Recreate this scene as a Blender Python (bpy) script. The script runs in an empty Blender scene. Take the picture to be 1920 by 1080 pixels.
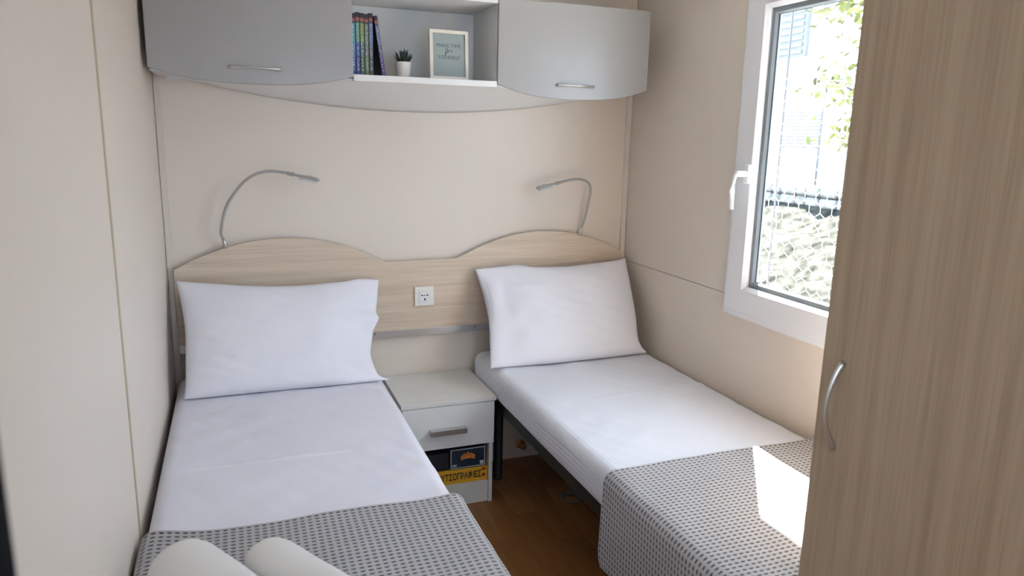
import bpy, bmesh, math, random
from mathutils import Vector, Matrix
random.seed(7)
S = bpy.context.scene
COL = S.collection
PI = math.pi

# ------------------------------------------------------------------ camera
def make_camera():
    yaw, pitch, roll, F = 0.3656, -0.2076, 0.0217, 1358.9
    f = Vector((math.sin(yaw)*math.cos(pitch), math.cos(yaw)*math.cos(pitch), math.sin(pitch)))
    r = Vector((math.cos(yaw), -math.sin(yaw), 0)); u = r.cross(f)
    r2 = r*math.cos(roll) + u*math.sin(roll); u2 = u*math.cos(roll) - r*math.sin(roll)
    cd = bpy.data.cameras.new('camera'); co = bpy.data.objects.new('camera', cd); COL.objects.link(co)
    m = Matrix((r2, u2, -f)).transposed().to_4x4(); m.translation = Vector((0.2629, -3.0371, 1.5266))
    co.matrix_world = m
    cd.sensor_width = 36.0; cd.lens = 36.0*F/1920.0; cd.clip_start = 0.02
    cd.dof.use_dof = True; cd.dof.focus_distance = 2.7; cd.dof.aperture_fstop = 4.0
    S.camera = co
make_camera()

# ------------------------------------------------------------------ world, sun, exposure
S.view_settings.view_transform = 'Standard'
S.view_settings.look = 'None'
S.view_settings.gamma = 1.0
S.view_settings.use_curve_mapping = False
S.view_settings.exposure = 3.32
w = bpy.data.worlds.new('sky'); S.world = w; w.use_nodes = True
bg = w.node_tree.nodes['Background']
bg.inputs[0].default_value = (0.62, 0.79, 1.0, 1); bg.inputs[1].default_value = 0.95
sd = bpy.data.lights.new('sun', 'SUN'); sd.energy = 14.0; sd.color = (1.0, 0.95, 0.87); sd.angle = 0.012
so = bpy.data.objects.new('sun', sd); COL.objects.link(so); so.location = (6, 6, 9)
so.rotation_euler = Vector((-1, -1.367, -1.69)).to_track_quat('-Z', 'Y').to_euler()

# ------------------------------------------------------------------ materials
def nodes_of(m):
    nt = m.node_tree; return nt, nt.nodes['Principled BSDF']
def N(nt, t, **kw):
    n = nt.nodes.new(t)
    for k, v in kw.items(): setattr(n, k, v)
    return n
def plain(name, c, rough=0.5, metal=0.0, var=0.03, scale=8.0, bump=0.0, bscale=300.0, coat=0.0, spec=None):
    m = bpy.data.materials.new(name); m.use_nodes = True
    nt, b = nodes_of(m)
    tc = N(nt, 'ShaderNodeTexCoord'); nz = N(nt, 'ShaderNodeTexNoise')
    nz.inputs['Scale'].default_value = scale; nz.inputs['Detail'].default_value = 3
    nt.links.new(tc.outputs['Object'], nz.inputs['Vector'])
    cr = N(nt, 'ShaderNodeValToRGB')
    cr.color_ramp.elements[0].position = 0.3; cr.color_ramp.elements[1].position = 0.7
    cr.color_ramp.elements[0].color = tuple(x*(1-var) for x in c)+(1,)
    cr.color_ramp.elements[1].color = tuple(min(1, x*(1+var)) for x in c)+(1,)
    nt.links.new(nz.outputs['Fac'], cr.inputs[0]); nt.links.new(cr.outputs[0], b.inputs['Base Color'])
    b.inputs['Roughness'].default_value = rough; b.inputs['Metallic'].default_value = metal
    b.inputs['Coat Weight'].default_value = coat
    if spec is not None: b.inputs['Specular IOR Level'].default_value = spec
    if bump > 0:
        n2 = N(nt, 'ShaderNodeTexNoise'); n2.inputs['Scale'].default_value = bscale; n2.inputs['Detail'].default_value = 2
        nt.links.new(tc.outputs['Object'], n2.inputs['Vector'])
        bp = N(nt, 'ShaderNodeBump'); bp.inputs['Strength'].default_value = bump; bp.inputs['Distance'].default_value = 0.002
        nt.links.new(n2.outputs['Fac'], bp.inputs['Height']); nt.links.new(bp.outputs[0], b.inputs['Normal'])
    return m
def wood(name, c1, c2, grain_axis, rough=0.45, fine=170.0):
    """light laminate: long streaks along grain_axis (0 x, 1 y, 2 z)"""
    m = bpy.data.materials.new(name); m.use_nodes = True
    nt, b = nodes_of(m)
    tc = N(nt, 'ShaderNodeTexCoord')
    def streak(cross, along, detail):
        mp = N(nt, 'ShaderNodeMapping'); s = [cross]*3; s[grain_axis] = along
        mp.inputs['Scale'].default_value = s
        nz = N(nt, 'ShaderNodeTexNoise'); nz.inputs['Scale'].default_value = 1.0; nz.inputs['Detail'].default_value = detail
        nz.inputs['Roughness'].default_value = 0.6
        nt.links.new(tc.outputs['Object'], mp.inputs[0]); nt.links.new(mp.outputs[0], nz.inputs['Vector'])
        return nz
    a = streak(38.0, 0.9, 4); f = streak(fine*2.2, 5.0, 2)
    mx = N(nt, 'ShaderNodeMath', operation='MULTIPLY_ADD'); mx.inputs[1].default_value = 0.45
    nt.links.new(f.outputs['Fac'], mx.inputs[0])
    m2 = N(nt, 'ShaderNodeMath', operation='MULTIPLY'); m2.inputs[1].default_value = 0.55
    nt.links.new(a.outputs['Fac'], m2.inputs[0]); nt.links.new(m2.outputs[0], mx.inputs[2])
    cr = N(nt, 'ShaderNodeValToRGB'); cr.color_ramp.elements[0].position = 0.36; cr.color_ramp.elements[1].position = 0.64
    cr.color_ramp.elements[0].color = c1+(1,); cr.color_ramp.elements[1].color = c2+(1,)
    nt.links.new(mx.outputs[0], cr.inputs[0]); nt.links.new(cr.outputs[0], b.inputs['Base Color'])
    bp = N(nt, 'ShaderNodeBump'); bp.inputs['Strength'].default_value = 0.12; bp.inputs['Distance'].default_value = 0.001
    nt.links.new(f.outputs['Fac'], bp.inputs['Height']); nt.links.new(bp.outputs[0], b.inputs['Normal'])
    b.inputs['Roughness'].default_value = rough
    return m
def fabric(name, c, bump=0.25, stripes=0.0):
    m = plain(name, c, rough=0.9, var=0.012, scale=5, bump=bump, bscale=900, spec=0.15)
    nt, b = nodes_of(m); b.inputs['Sheen Weight'].default_value = 0.15
    if stripes:   # fine woven stripe running along the bed
        tc = N(nt, 'ShaderNodeTexCoord'); wv = N(nt, 'ShaderNodeTexWave', bands_direction='X')
        wv.inputs['Scale'].default_value = stripes; wv.inputs['Distortion'].default_value = 0.4
        nt.links.new(tc.outputs['Object'], wv.inputs['Vector'])
        bp = N(nt, 'ShaderNodeBump'); bp.inputs['Strength'].default_value = 0.35; bp.inputs['Distance'].default_value = 0.001
        nt.links.new(wv.outputs['Fac'], bp.inputs['Height']); nt.links.new(bp.outputs[0], b.inputs['Normal'])
    return m
def waffle(name, px, py):
    """grey waffle weave: darker pits on a UV grid measured in metres"""
    m = bpy.data.materials.new(name); m.use_nodes = True
    nt, b = nodes_of(m)
    uv = N(nt, 'ShaderNodeUVMap'); sp = N(nt, 'ShaderNodeSeparateXYZ'); nt.links.new(uv.outputs[0], sp.inputs[0])
    def cell(out, p):
        d = N(nt, 'ShaderNodeMath', operation='DIVIDE'); d.inputs[1].default_value = p; nt.links.new(out, d.inputs[0])
        fr = N(nt, 'ShaderNodeMath', operation='FRACT'); nt.links.new(d.outputs[0], fr.inputs[0])
        sb = N(nt, 'ShaderNodeMath', operation='SUBTRACT'); sb.inputs[1].default_value = 0.5; nt.links.new(fr.outputs[0], sb.inputs[0])
        return sb.outputs[0]
    cu, cv = cell(sp.outputs['X'], px), cell(sp.outputs['Y'], py)
    def sq(o, r):
        d = N(nt, 'ShaderNodeMath', operation='DIVIDE'); d.inputs[1].default_value = r; nt.links.new(o, d.inputs[0])
        p = N(nt, 'ShaderNodeMath', operation='MULTIPLY'); nt.links.new(d.outputs[0], p.inputs[0]); nt.links.new(d.outputs[0], p.inputs[1])
        return p.outputs[0]
    ad = N(nt, 'ShaderNodeMath', operation='ADD'); nt.links.new(sq(cu, 0.41), ad.inputs[0]); nt.links.new(sq(cv, 0.28), ad.inputs[1])
    nz = N(nt, 'ShaderNodeTexNoise'); nz.inputs['Scale'].default_value = 260; nt.links.new(uv.outputs[0], nz.inputs['Vector'])
    a2 = N(nt, 'ShaderNodeMath', operation='MULTIPLY_ADD'); a2.inputs[1].default_value = 0.9
    nt.links.new(nz.outputs['Fac'], a2.inputs[0]); nt.links.new(ad.outputs[0], a2.inputs[2])
    cr = N(nt, 'ShaderNodeValToRGB'); cr.color_ramp.elements[0].position = 0.55; cr.color_ramp.elements[1].position = 1.0
    cr.color_ramp.elements[0].color = (0.115, 0.11, 0.115, 1); cr.color_ramp.elements[1].color = (0.475, 0.46, 0.472, 1)
    sc = N(nt, 'ShaderNodeMath', operation='MULTIPLY'); sc.inputs[1].default_value = 0.62
    nt.links.new(a2.outputs[0], sc.inputs[0]); nt.links.new(sc.outputs[0], cr.inputs[0])
    nt.links.new(cr.outputs[0], b.inputs['Base Color'])
    b.inputs['Roughness'].default_value = 0.95; b.inputs['Specular IOR Level'].default_value = 0.1
    return m
def glass_mat(name):
    m = bpy.data.materials.new(name); m.use_nodes = True
    nt = m.node_tree; nt.nodes.clear()
    o = N(nt, 'ShaderNodeOutputMaterial'); t = N(nt, 'ShaderNodeBsdfTransparent'); g = N(nt, 'ShaderNodeBsdfGlossy')
    t.inputs[0].default_value = (0.97, 0.985, 0.98, 1); g.inputs['Roughness'].default_value = 0.01
    lw = N(nt, 'ShaderNodeLayerWeight'); lw.inputs[0].default_value = 0.5
    pw_ = N(nt, 'ShaderNodeMath', operation='POWER'); pw_.inputs[1].default_value = 4.0; nt.links.new(lw.outputs['Facing'], pw_.inputs[0])
    fr = N(nt, 'ShaderNodeMath', operation='MULTIPLY_ADD'); fr.inputs[1].default_value = 0.5; fr.inputs[2].default_value = 0.03
    nt.links.new(pw_.outputs[0], fr.inputs[0])
    mx = N(nt, 'ShaderNodeMixShader')
    nt.links.new(fr.outputs[0], mx.inputs[0]); nt.links.new(t.outputs[0], mx.inputs[1]); nt.links.new(g.outputs[0], mx.inputs[2])
    nt.links.new(mx.outputs[0], o.inputs[0])
    return m
def spine_mat(name, top, mid, low, seed):
    """comic spine: printed bands of colour and pale lettering blocks running down the spine"""
    m = bpy.data.materials.new(name); m.use_nodes = True
    nt, b = nodes_of(m)
    tc = N(nt, 'ShaderNodeTexCoord'); sp = N(nt, 'ShaderNodeSeparateXYZ'); nt.links.new(tc.outputs['Generated'], sp.inputs[0])
    cr = N(nt, 'ShaderNodeValToRGB'); e = cr.color_ramp.elements
    cr.color_ramp.interpolation = 'LINEAR'
    e[0].position = 0.0; e[0].color = low+(1,); e[1].position = 1.0; e[1].color = (0.03, 0.02, 0.03, 1)
    for p, c in ((0.06, low), (0.3, low), (0.38, mid), (0.5, mid), (0.56, top), (0.84, top), (0.868, (0.03, 0.02, 0.025)), (0.885, (0.30, 0.14, 0.13)), (0.925, (0.34, 0.08, 0.07)), (0.945, (0.02, 0.012, 0.015))):
        q = e.new(p); q.color = c+(1,)
    nt.links.new(sp.outputs['Z'], cr.inputs[0])
    mp = N(nt, 'ShaderNodeMapping'); mp.inputs['Scale'].default_value = (220, 1, 330); mp.inputs['Location'].default_value = (seed*3.7, 0, seed*11.3)
    nt.links.new(tc.outputs['Object'], mp.inputs[0])
    nz = N(nt, 'ShaderNodeTexNoise'); nz.inputs['Scale'].default_value = 1; nz.inputs['Detail'].default_value = 1
    nt.links.new(mp.outputs[0], nz.inputs['Vector'])
    gt = N(nt, 'ShaderNodeMath', operation='GREATER_THAN'); gt.inputs[1].default_value = 0.55; nt.links.new(nz.outputs['Fac'], gt.inputs[0])
    ax = N(nt, 'ShaderNodeMath', operation='COMPARE'); ax.inputs[1].default_value = 0.5; ax.inputs[2].default_value = 0.26
    nt.links.new(sp.outputs['X'], ax.inputs[0])
    az = N(nt, 'ShaderNodeMath', operation='COMPARE'); az.inputs[1].default_value = 0.45; az.inputs[2].default_value = 0.39
    nt.links.new(sp.outputs['Z'], az.inputs[0])
    p1 = N(nt, 'ShaderNodeMath', operation='MULTIPLY'); nt.links.new(gt.outputs[0], p1.inputs[0]); nt.links.new(ax.outputs[0], p1.inputs[1])
    p2 = N(nt, 'ShaderNodeMath', operation='MULTIPLY'); nt.links.new(p1.outputs[0], p2.inputs[0]); nt.links.new(az.outputs[0], p2.inputs[1])
    mx = N(nt, 'ShaderNodeMix', data_type='RGBA'); mx.inputs[7].default_value = (0.55, 0.58, 0.62, 1)
    nt.links.new(p2.outputs[0], mx.inputs[0]); nt.links.new(cr.outputs[0], mx.inputs[6]); nt.links.new(mx.outputs[2], b.inputs['Base Color'])
    b.inputs['Roughness'].default_value = 0.4
    return m

M = {}
M['wall'] = plain('cream_wall_panel', (0.735, 0.645, 0.565), 0.5, var=0.008, scale=2.0, bump=0.03, bscale=500)
M['trim'] = plain('cream_trim', (0.68, 0.605, 0.53), 0.5, var=0.01)
M['gap'] = plain('panel_joint', (0.13, 0.095, 0.055), 0.9)
M['ceil'] = plain('ceiling_white', (0.88, 0.87, 0.85), 0.7)
M['white'] = plain('white_melamine', (0.80, 0.79, 0.775), 0.4, var=0.008)
M['greyd'] = plain('light_grey_door_lacquer', (0.365, 0.352, 0.345), 0.30, var=0.008)
M['pvc'] = plain('white_pvc', (0.82, 0.82, 0.85), 0.3, var=0.005)
M['gasket'] = plain('grey_gasket', (0.22, 0.245, 0.27), 0.45)
M['oak_x'] = wood('pale_oak_grain_across', (0.53, 0.41, 0.305), (0.71, 0.585, 0.465), 0)
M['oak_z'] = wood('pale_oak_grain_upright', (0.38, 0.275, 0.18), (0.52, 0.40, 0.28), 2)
M['alu'] = plain('brushed_aluminium', (0.70, 0.71, 0.73), 0.28, 1.0, var=0.03, scale=60)
M['nickel'] = plain('satin_nickel', (0.62, 0.60, 0.58), 0.36, 1.0)
M['lampgrey'] = plain('silver_grey_lamp_plastic', (0.40, 0.385, 0.365), 0.42, 0.2)
M['led'] = plain('lamp_diffuser', (0.55, 0.56, 0.57), 0.4)
M['sheet'] = fabric('white_bed_sheet', (0.79, 0.775, 0.86), 0.12)
M['sheet2'] = fabric('white_striped_bed_sheet', (0.73, 0.735, 0.80), 0.12, stripes=22.0)
M['pillow'] = fabric('white_pillow_cotton', (0.81, 0.80, 0.86), 0.12)
M['towel'] = fabric('white_towel', (0.90, 0.865, 0.84), 0.9)
PX, PY = 0.0176, 0.0142
M['waffle'] = waffle('grey_waffle_weave', PX, PY)
M['black'] = plain('black_metal', (0.012, 0.012, 0.013), 0.5)
M['jamb'] = plain('black_door_jamb_paint', (0.002, 0.003, 0.005), 0.8, spec=0.1)
M['floorbase'] = plain('floor_joint', (0.07, 0.035, 0.015), 0.8)
FL = [wood('brown_laminate_%d' % i, a, b_, 1, 0.35, 90) for i, (a, b_) in enumerate((((0.27, 0.115, 0.035), (0.38, 0.175, 0.06)), ((0.30, 0.135, 0.045), (0.42, 0.20, 0.075)), ((0.235, 0.10, 0.03), (0.34, 0.15, 0.052))))]
M['pot'] = plain('white_ceramic', (0.78, 0.73, 0.68), 0.35)
M['leaf'] = plain('dark_succulent_green', (0.022, 0.045, 0.028), 0.45, var=0.4, scale=40)
M['soil'] = plain('soil', (0.03, 0.022, 0.016), 0.9)
M['pframe'] = plain('cream_picture_frame', (0.76, 0.70, 0.61), 0.45)
M['print'] = plain('grey_green_print', (0.30, 0.345, 0.34), 0.55, var=0.02)
M['ink'] = plain('dark_ink', (0.055, 0.065, 0.07), 0.6)
M['pages'] = plain('paper_pages', (0.62, 0.58, 0.50), 0.8)
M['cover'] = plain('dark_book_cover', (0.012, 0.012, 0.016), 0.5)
M['navy'] = plain('navy_game_box', (0.012, 0.030, 0.055), 0.45, var=0.2)
M['boxwhite'] = plain('box_white_print', (0.62, 0.62, 0.60), 0.5)
M['orange'] = plain('orange_print', (0.62, 0.20, 0.04), 0.5, var=0.35, scale=60)
M['yellow'] = plain('yellow_game_box', (0.80, 0.42, 0.03), 0.45, var=0.05)
M['blackink'] = plain('black_print', (0.015, 0.012, 0.01), 0.6)
M['red'] = plain('red_print', (0.50, 0.05, 0.02), 0.5)
M['sock'] = plain('cream_socket_plastic', (0.80, 0.76, 0.69), 0.35)
M['sockin'] = plain('white_socket_plastic', (0.76, 0.77, 0.76), 0.3)
M['hole'] = plain('socket_hole', (0.008, 0.008, 0.008), 0.9)
M['glass'] = glass_mat('window_glass')
M['brass'] = plain('dull_brass', (0.55, 0.27, 0.08), 0.4, 0.6)
M['dish'] = plain('clear_grey_plastic', (0.20, 0.19, 0.17), 0.3)
M['kick'] = plain('ivory_board', (0.76, 0.735, 0.695), 0.45)

# ------------------------------------------------------------------ mesh helpers
ORG = {}
def link(name, me, mat, parent=None, smooth=False):
    o = bpy.data.objects.new(name, me); COL.objects.link(o)
    if mat is not None:
        me.materials.clear(); me.materials.append(mat)
    if smooth:
        for p in me.polygons: p.use_smooth = True
    w0 = Vector((0, 0, 0))
    if parent is not None:
        o.parent = parent; o.location = -ORG.get(parent.name, w0)
    ORG[o.name] = w0
    return o
def empty(name, loc):
    o = bpy.data.objects.new(name, None); COL.objects.link(o); o.location = loc; o.empty_display_size = 0.05
    ORG[o.name] = Vector(loc); return o
def tag(o, label=None, cat=None, group=None, kind=None):
    if label: o['label'] = label
    if cat: o['category'] = cat
    if group: o['group'] = group
    if kind: o['kind'] = kind
    return o
def from_bm(name, bm, mat, parent=None, smooth=False, xf=None):
    if xf is not None: bmesh.ops.transform(bm, matrix=xf, verts=bm.verts)
    bmesh.ops.recalc_face_normals(bm, faces=bm.faces)
    me = bpy.data.meshes.new(name); bm.to_mesh(me); bm.free()
    return link(name, me, mat, parent, smooth)
def bm_box(bm, x0, x1, y0, y1, z0, z1):
    vs = [bm.verts.new((x, y, z)) for z in (z0, z1) for y in (y0, y1) for x in (x0, x1)]
    for f in ((0, 1, 3, 2), (4, 6, 7, 5), (0, 4, 5, 1), (2, 3, 7, 6), (0, 2, 6, 4), (1, 5, 7, 3)): bm.faces.new([vs[i] for i in f])
def box(name, x0, x1, y0, y1, z0, z1, mat, parent=None, bev=0.0, seg=2, xf=None):
    bm = bmesh.new(); bm_box(bm, min(x0, x1), max(x0, x1), min(y0, y1), max(y0, y1), min(z0, z1), max(z0, z1))
    if bev > 0: bmesh.ops.bevel(bm, geom=list(bm.edges), offset=bev, segments=seg, affect='EDGES', profile=0.5)
    return from_bm(name, bm, mat, parent, xf=xf)
def prism(name, poly, ax, a0, a1, mat, parent=None, bev=0.0, xf=None):
    """poly in the two axes other than ax (in x,y,z order), extruded from a0 to a1"""
    bm = bmesh.new()
    def P(u, v, a):
        return ((a, u, v), (u, a, v), (u, v, a))[ax]
    va = [bm.verts.new(P(u, v, a0)) for u, v in poly]; vb = [bm.verts.new(P(u, v, a1)) for u, v in poly]
    fa = bm.faces.new(va); fb = bm.faces.new(list(reversed(vb)))
    n = len(poly)
    for i in range(n): bm.faces.new((va[i], vb[i], vb[(i+1) % n], va[(i+1) % n]))
    bm.normal_update()
    if bev > 0:
        es = [e for e in bm.edges if len(e.link_faces) == 2 and (fa in e.link_faces or fb in e.link_faces)]
        bmesh.ops.bevel(bm, geom=es, offset=bev, segments=2, affect='EDGES', profile=0.5)
    bm.normal_update()
    bmesh.ops.triangulate(bm, faces=[f for f in bm.faces if len(f.verts) > 4])
    return from_bm(name, bm, mat, parent, xf=xf)
def smooth_path(pts, n):
    P = [Vector(p) for p in pts]; P = [P[0]*2-P[1]] + P + [P[-1]*2-P[-2]]; out = []
    segs = len(P)-3
    for k in range(n+1):
        t = k/n*segs; i = min(int(t), segs-1); t -= i
        a, b, c, d = P[i], P[i+1], P[i+2], P[i+3]
        out.append(0.5*((2*b)+(c-a)*t+(2*a-5*b+4*c-d)*t*t+(3*b-a-3*c+d)*t**3))
    return out
def tube(name, pts, rad, mat, parent=None, n=10, flat=1.0, up=Vector((0, 0, 1)), smooth=True):
    bm = bmesh.new(); P = [Vector(p) for p in pts]; rings = []
    for i, p in enumerate(P):
        t = (P[min(i+1, len(P)-1)]-P[max(i-1, 0)]).normalized()
        s = t.cross(up)
        if s.length < 1e-4: s = t.cross(Vector((0, 1, 0)))
        s.normalize(); v = s.cross(t).normalized(); r = rad[i] if isinstance(rad, (list, tuple)) else rad
        rings.append([bm.verts.new(p+s*r*math.cos(2*PI*k/n)+v*r*flat*math.sin(2*PI*k/n)) for k in range(n)])
    for a, b in zip(rings, rings[1:]):
        for k in range(n): bm.faces.new((a[k], a[(k+1) % n], b[(k+1) % n], b[k]))
    bm.faces.new(rings[0]); bm.faces.new(list(reversed(rings[-1])))
    return from_bm(name, bm, mat, parent, smooth)
def lathe(name, prof, c, mat, parent=None, n=28, smooth=True, ax=2, xf=None):
    bm = bmesh.new(); rings = []
    for r, h in prof:
        ring = []
        for k in range(n):
            a = 2*PI*k/n; u, v = r*math.cos(a), r*math.sin(a)
            p = ((h, u, v), (u, h, v), (u, v, h))[ax]
            ring.append(bm.verts.new(Vector(p)+Vector(c)))
        rings.append(ring)
    for a, b in zip(rings, rings[1:]):
        for k in range(n): bm.faces.new((a[k], a[(k+1) % n], b[(k+1) % n], b[k]))
    bm.faces.new(rings[0]); bm.faces.new(list(reversed(rings[-1])))
    return from_bm(name, bm, mat, parent, smooth, xf=xf)
def rect_ring(name, loops, y0, y1, z0, z1, mat, parent=None):
    """frame in the y-z plane: loops = (x, inset) cross-section, closed"""
    bm = bmesh.new(); L = []
    for x, i in loops:
        L.append([bm.verts.new(p) for p in ((x, y0+i, z0+i), (x, y1-i, z0+i), (x, y1-i, z1-i), (x, y0+i, z1-i))])
    for a, b in zip(L, L[1:]+L[:1]):
        for k in range(4): bm.faces.new((a[k], a[(k+1) % 4], b[(k+1) % 4], b[k]))
    return from_bm(name, bm, mat, parent)
def grid_mesh(name, rows, mat, parent=None, uvs=None, smooth=True, close_u=False):
    """rows: list of lists of points"""
    nr, nc = len(rows), len(rows[0]); vs = [tuple(p) for r in rows for p in r]; fs = []
    for i in range(nr-1):
        for j in range(nc if close_u else nc-1):
            j2 = (j+1) % nc; fs.append((i*nc+j, i*nc+j2, (i+1)*nc+j2, (i+1)*nc+j))
    me = bpy.data.meshes.new(name); me.from_pydata(vs, [], fs)
    if uvs is not None:
        ul = me.uv_layers.new(name='UVMap'); flat = [u for r in uvs for u in r]
        for lp in me.loops: ul.data[lp.index].uv = flat[lp.vertex_index]
    return link(name, me, mat, parent, smooth)
def text(name, body, size, xf, mat, parent, extrude=0.0003, bold=0.0, sx=1.0):
    cu = bpy.data.curves.new(name, 'FONT'); cu.body = body; cu.size = size; cu.extrude = extrude
    cu.align_x = 'CENTER'; cu.align_y = 'CENTER'; cu.offset = bold; cu.resolution_u = 3
    to = bpy.data.objects.new(name+'_curve', cu); COL.objects.link(to)
    dg = bpy.context.evaluated_depsgraph_get()
    me = bpy.data.meshes.new_from_object(to.evaluated_get(dg)); bpy.data.objects.remove(to); bpy.data.curves.remove(cu)
    me.name = name; me.transform(xf @ Matrix.Scale(sx, 4, (1, 0, 0)))
    return link(name, me, mat, parent)
FRONT = Matrix.Rotation(PI/2, 4, 'X')            # text upright, read from -y
def T(x, y, z): return Matrix.Translation((x, y, z))
def wob(a, b, s=0.0):
    return math.sin(a*1.7+s)*math.sin(b*2.3+1.3*s)+0.5*math.sin(a*4.1+b*2.9+s)+0.3*math.sin(b*7.3-a*3.3+2*s)

# ------------------------------------------------------------------ room shell
W, CEIL, YF = 2.0, 2.25, -2.6
def st(o): return tag(o, kind='structure')
fl = st(box('floor', -0.06, 2.06, -5.2, 0.06, -0.06, -0.006, M['floorbase']))
pw, pl, k = 0.098, 0.62, 0
plank_me = {}
xk = 0.0
while xk < 2.0-1e-6:
    y = 0.0 - ((k*0.37) % 1.0)*pl
    ys = [0.0]
    while y > YF: ys.append(y) if y < -0.02 else None; y -= pl
    ys.append(YF)
    for a, b in zip(ys, ys[1:]):
        if a-b < 0.02: continue
        x1 = min(xk+pw, 2.0)
        key = (round(x1-xk, 3), round(a-b, 3), random.randrange(3))
        if key not in plank_me:
            bm = bmesh.new(); bm_box(bm, 0.0004, x1-xk-0.0004, -(a-b)+0.0004, -0.0004, -0.006, 0.0)
            me = bpy.data.meshes.new('plank'); bmesh.ops.recalc_face_normals(bm, faces=bm.faces); bm.to_mesh(me); bm.free()
            me.materials.append(FL[key[2]]); plank_me[key] = me
        o = bpy.data.objects.new('plank', plank_me[key]); COL.objects.link(o); o.parent = fl; o.location = (xk, a, 0)
    xk += pw; k += 1
st(box('floor_hall', 0.0, 2.0, -5.2, YF, -0.006, 0.0, FL[0]))
st(box('ceiling', -0.06, 2.06, -5.2, 0.06, CEIL, CEIL+0.05, M['ceil']))
wb = st(box('wall_back', -0.06, 2.06, 0.004, 0.06, -0.006, CEIL, M['gap']))
box('wall_panel', 0.0, W, 0.0, 0.004, 0.0, CEIL, M['wall'], wb)
wl = st(box('wall_left', -0.06, -0.005, -3.3, 0.004, -0.006, CEIL, M['gap']))
YS = -1.221
for a, b in ((0.0, YS+0.0021), (YS-0.0021, -2.44), (-2.443, -3.3)):
    box('wall_panel', -0.005, 0.0, b, a, 0.0, CEIL, M['wall'], wl, bev=0.0012)
wy0, wy1, wz0, wz1 = -1.80, -0.815, 0.90, 2.07     # window opening in the wall
bm = bmesh.new()
for a in ((YF-0.04, wy0, -0.006, CEIL), (wy1, 0.06, -0.006, CEIL), (wy0, wy1, -0.006, wz0), (wy0, wy1, wz1, CEIL)): bm_box(bm, 2.005, 2.06, *a)
wr = st(from_bm('wall_right', bm, M['gap']))
ZS = 0.9525
prism('wall_panel', [(0.0, ZS+0.0012), (0.0, CEIL), (YF, CEIL), (YF, ZS+0.0012), (wy0, ZS+0.0012), (wy0, wz1), (wy1, wz1), (wy1, ZS+0.0012)], 0, 2.0, 2.005, M['wall'], wr)
prism('wall_panel', [(0.0, ZS-0.0012), (wy1, ZS-0.0012), (wy1, wz0), (wy0, wz0), (wy0, ZS-0.0012), (YF, ZS-0.0012), (YF, 0.0), (0.0, 0.0)], 0, 2.0, 2.005, M['wall'], wr)
DX0, DX1 = 0.134, 1.30
wf = st(prism('wall_front', [(0.0, 0.0), (DX0-0.03, 0.0), (DX0-0.03, 2.05), (DX1+0.03, 2.05), (DX1+0.03, 0.0), (W, 0.0), (W, CEIL), (0.0, CEIL)], 1, YF-0.04, YF, M['wall']))
st(prism('trim_3', [(DX0-0.03, 0.0), (DX0, 0.0), (DX0, 2.02), (DX1, 2.02), (DX1, 0.0), (DX1+0.03, 0.0), (DX1+0.03, 2.05), (DX0-0.03, 2.05)], 1, YF-0.05, YF+0.01, M['jamb']))
st(box('trim_1', 0.0015, 0.024, -0.007, 0.0, 0.0, CEIL, M['trim'], bev=0.002))
M['strip'] = plain('tan_joint_strip', (0.50, 0.415, 0.29), 0.5)
st(box('trim_4', -0.001, 0.0028, YS-0.0075, YS+0.0075, 0.0, CEIL, M['strip'], bev=0.001))
st(box('trim_2', 1.972, 1.9985, -0.007, 0.0, 0.0, CEIL, M['trim'], bev=0.002))
HY = -4.9                                           # unseen hall behind the camera; its wall openings are added to admit fill light
bm = bmesh.new()
for a in ((-3.3, YF-0.6, 0.0, 0.0), (HY, -3.3, 0.0, 1.3), (HY, -3.3, 2.1, CEIL), (-3.7, -3.3, 1.3, 2.1), (HY, -4.5, 1.3, 2.1)):
    if a[3] > a[2]: bm_box(bm, -0.06, 0.0, a[0], a[1], a[2], a[3])
st(from_bm('wall_hall_left', bm, M['wall']))
st(box('wall_hall', 2.0, 2.06, HY, YF-0.04, 0.0, CEIL, M['wall']))
bm = bmesh.new()
for a in ((-0.06, 0.6, 0.0, CEIL), (1.4, 2.0, 0.0, CEIL), (0.6, 1.4, 2.05, CEIL), (0.6, 1.4, 0.0, 0.9)): bm_box(bm, a[0], a[1], HY-0.06, HY, a[2], a[3])
st(from_bm('wall_end', bm, M['wall']))
st(box('roof_eave', 2.06, 2.50, -5.2, 0.9, 2.317, 2.37, M['ceil']))

# window
w1 = st(rect_ring('window_1', [(2.055, 0), (1.989, 0), (1.986, 0.003), (1.986, 0.022), (2.055, 0.022)], -1.82, -0.80, 0.882, 2.088, M['pvc']))
sy0, sy1, sz0, sz1 = -1.80, -0.818, 0.903, 2.066
sash = rect_ring('sash', [(2.032, 0), (1.981, 0), (1.978, 0.003), (1.978, 0.086), (1.990, 0.099), (2.032, 0.099)], sy0, sy1, sz0, sz1, M['pvc'], w1)
rect_ring('gasket', [(2.0085, 0.0985), (2.0, 0.0985), (2.0, 0.114), (2.0085, 0.121)], sy0, sy1, sz0, sz1, M['gasket'], sash)
rect_ring('gasket', [(2.030, 0.0985), (2.0165, 0.0985), (2.0165, 0.121), (2.030, 0.112)], sy0, sy1, sz0, sz1, M['gasket'], sash)
box('pane', 2.0095, 2.0155, sy0+0.0985, sy1-0.0985, sz0+0.0985, sz1-0.0985, M['glass'], w1)
hd = box('window_handle', 1.966, 1.979, -0.905, -0.877, 1.375, 1.443, M['pvc'], w1, bev=0.005, seg=3)
tube('handle_neck', [(1.968, -0.891, 1.410), (1.935, -0.891, 1.410), (1.924, -0.891, 1.408)], [0.011, 0.011, 0.010], M['pvc'], hd, 14)
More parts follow.
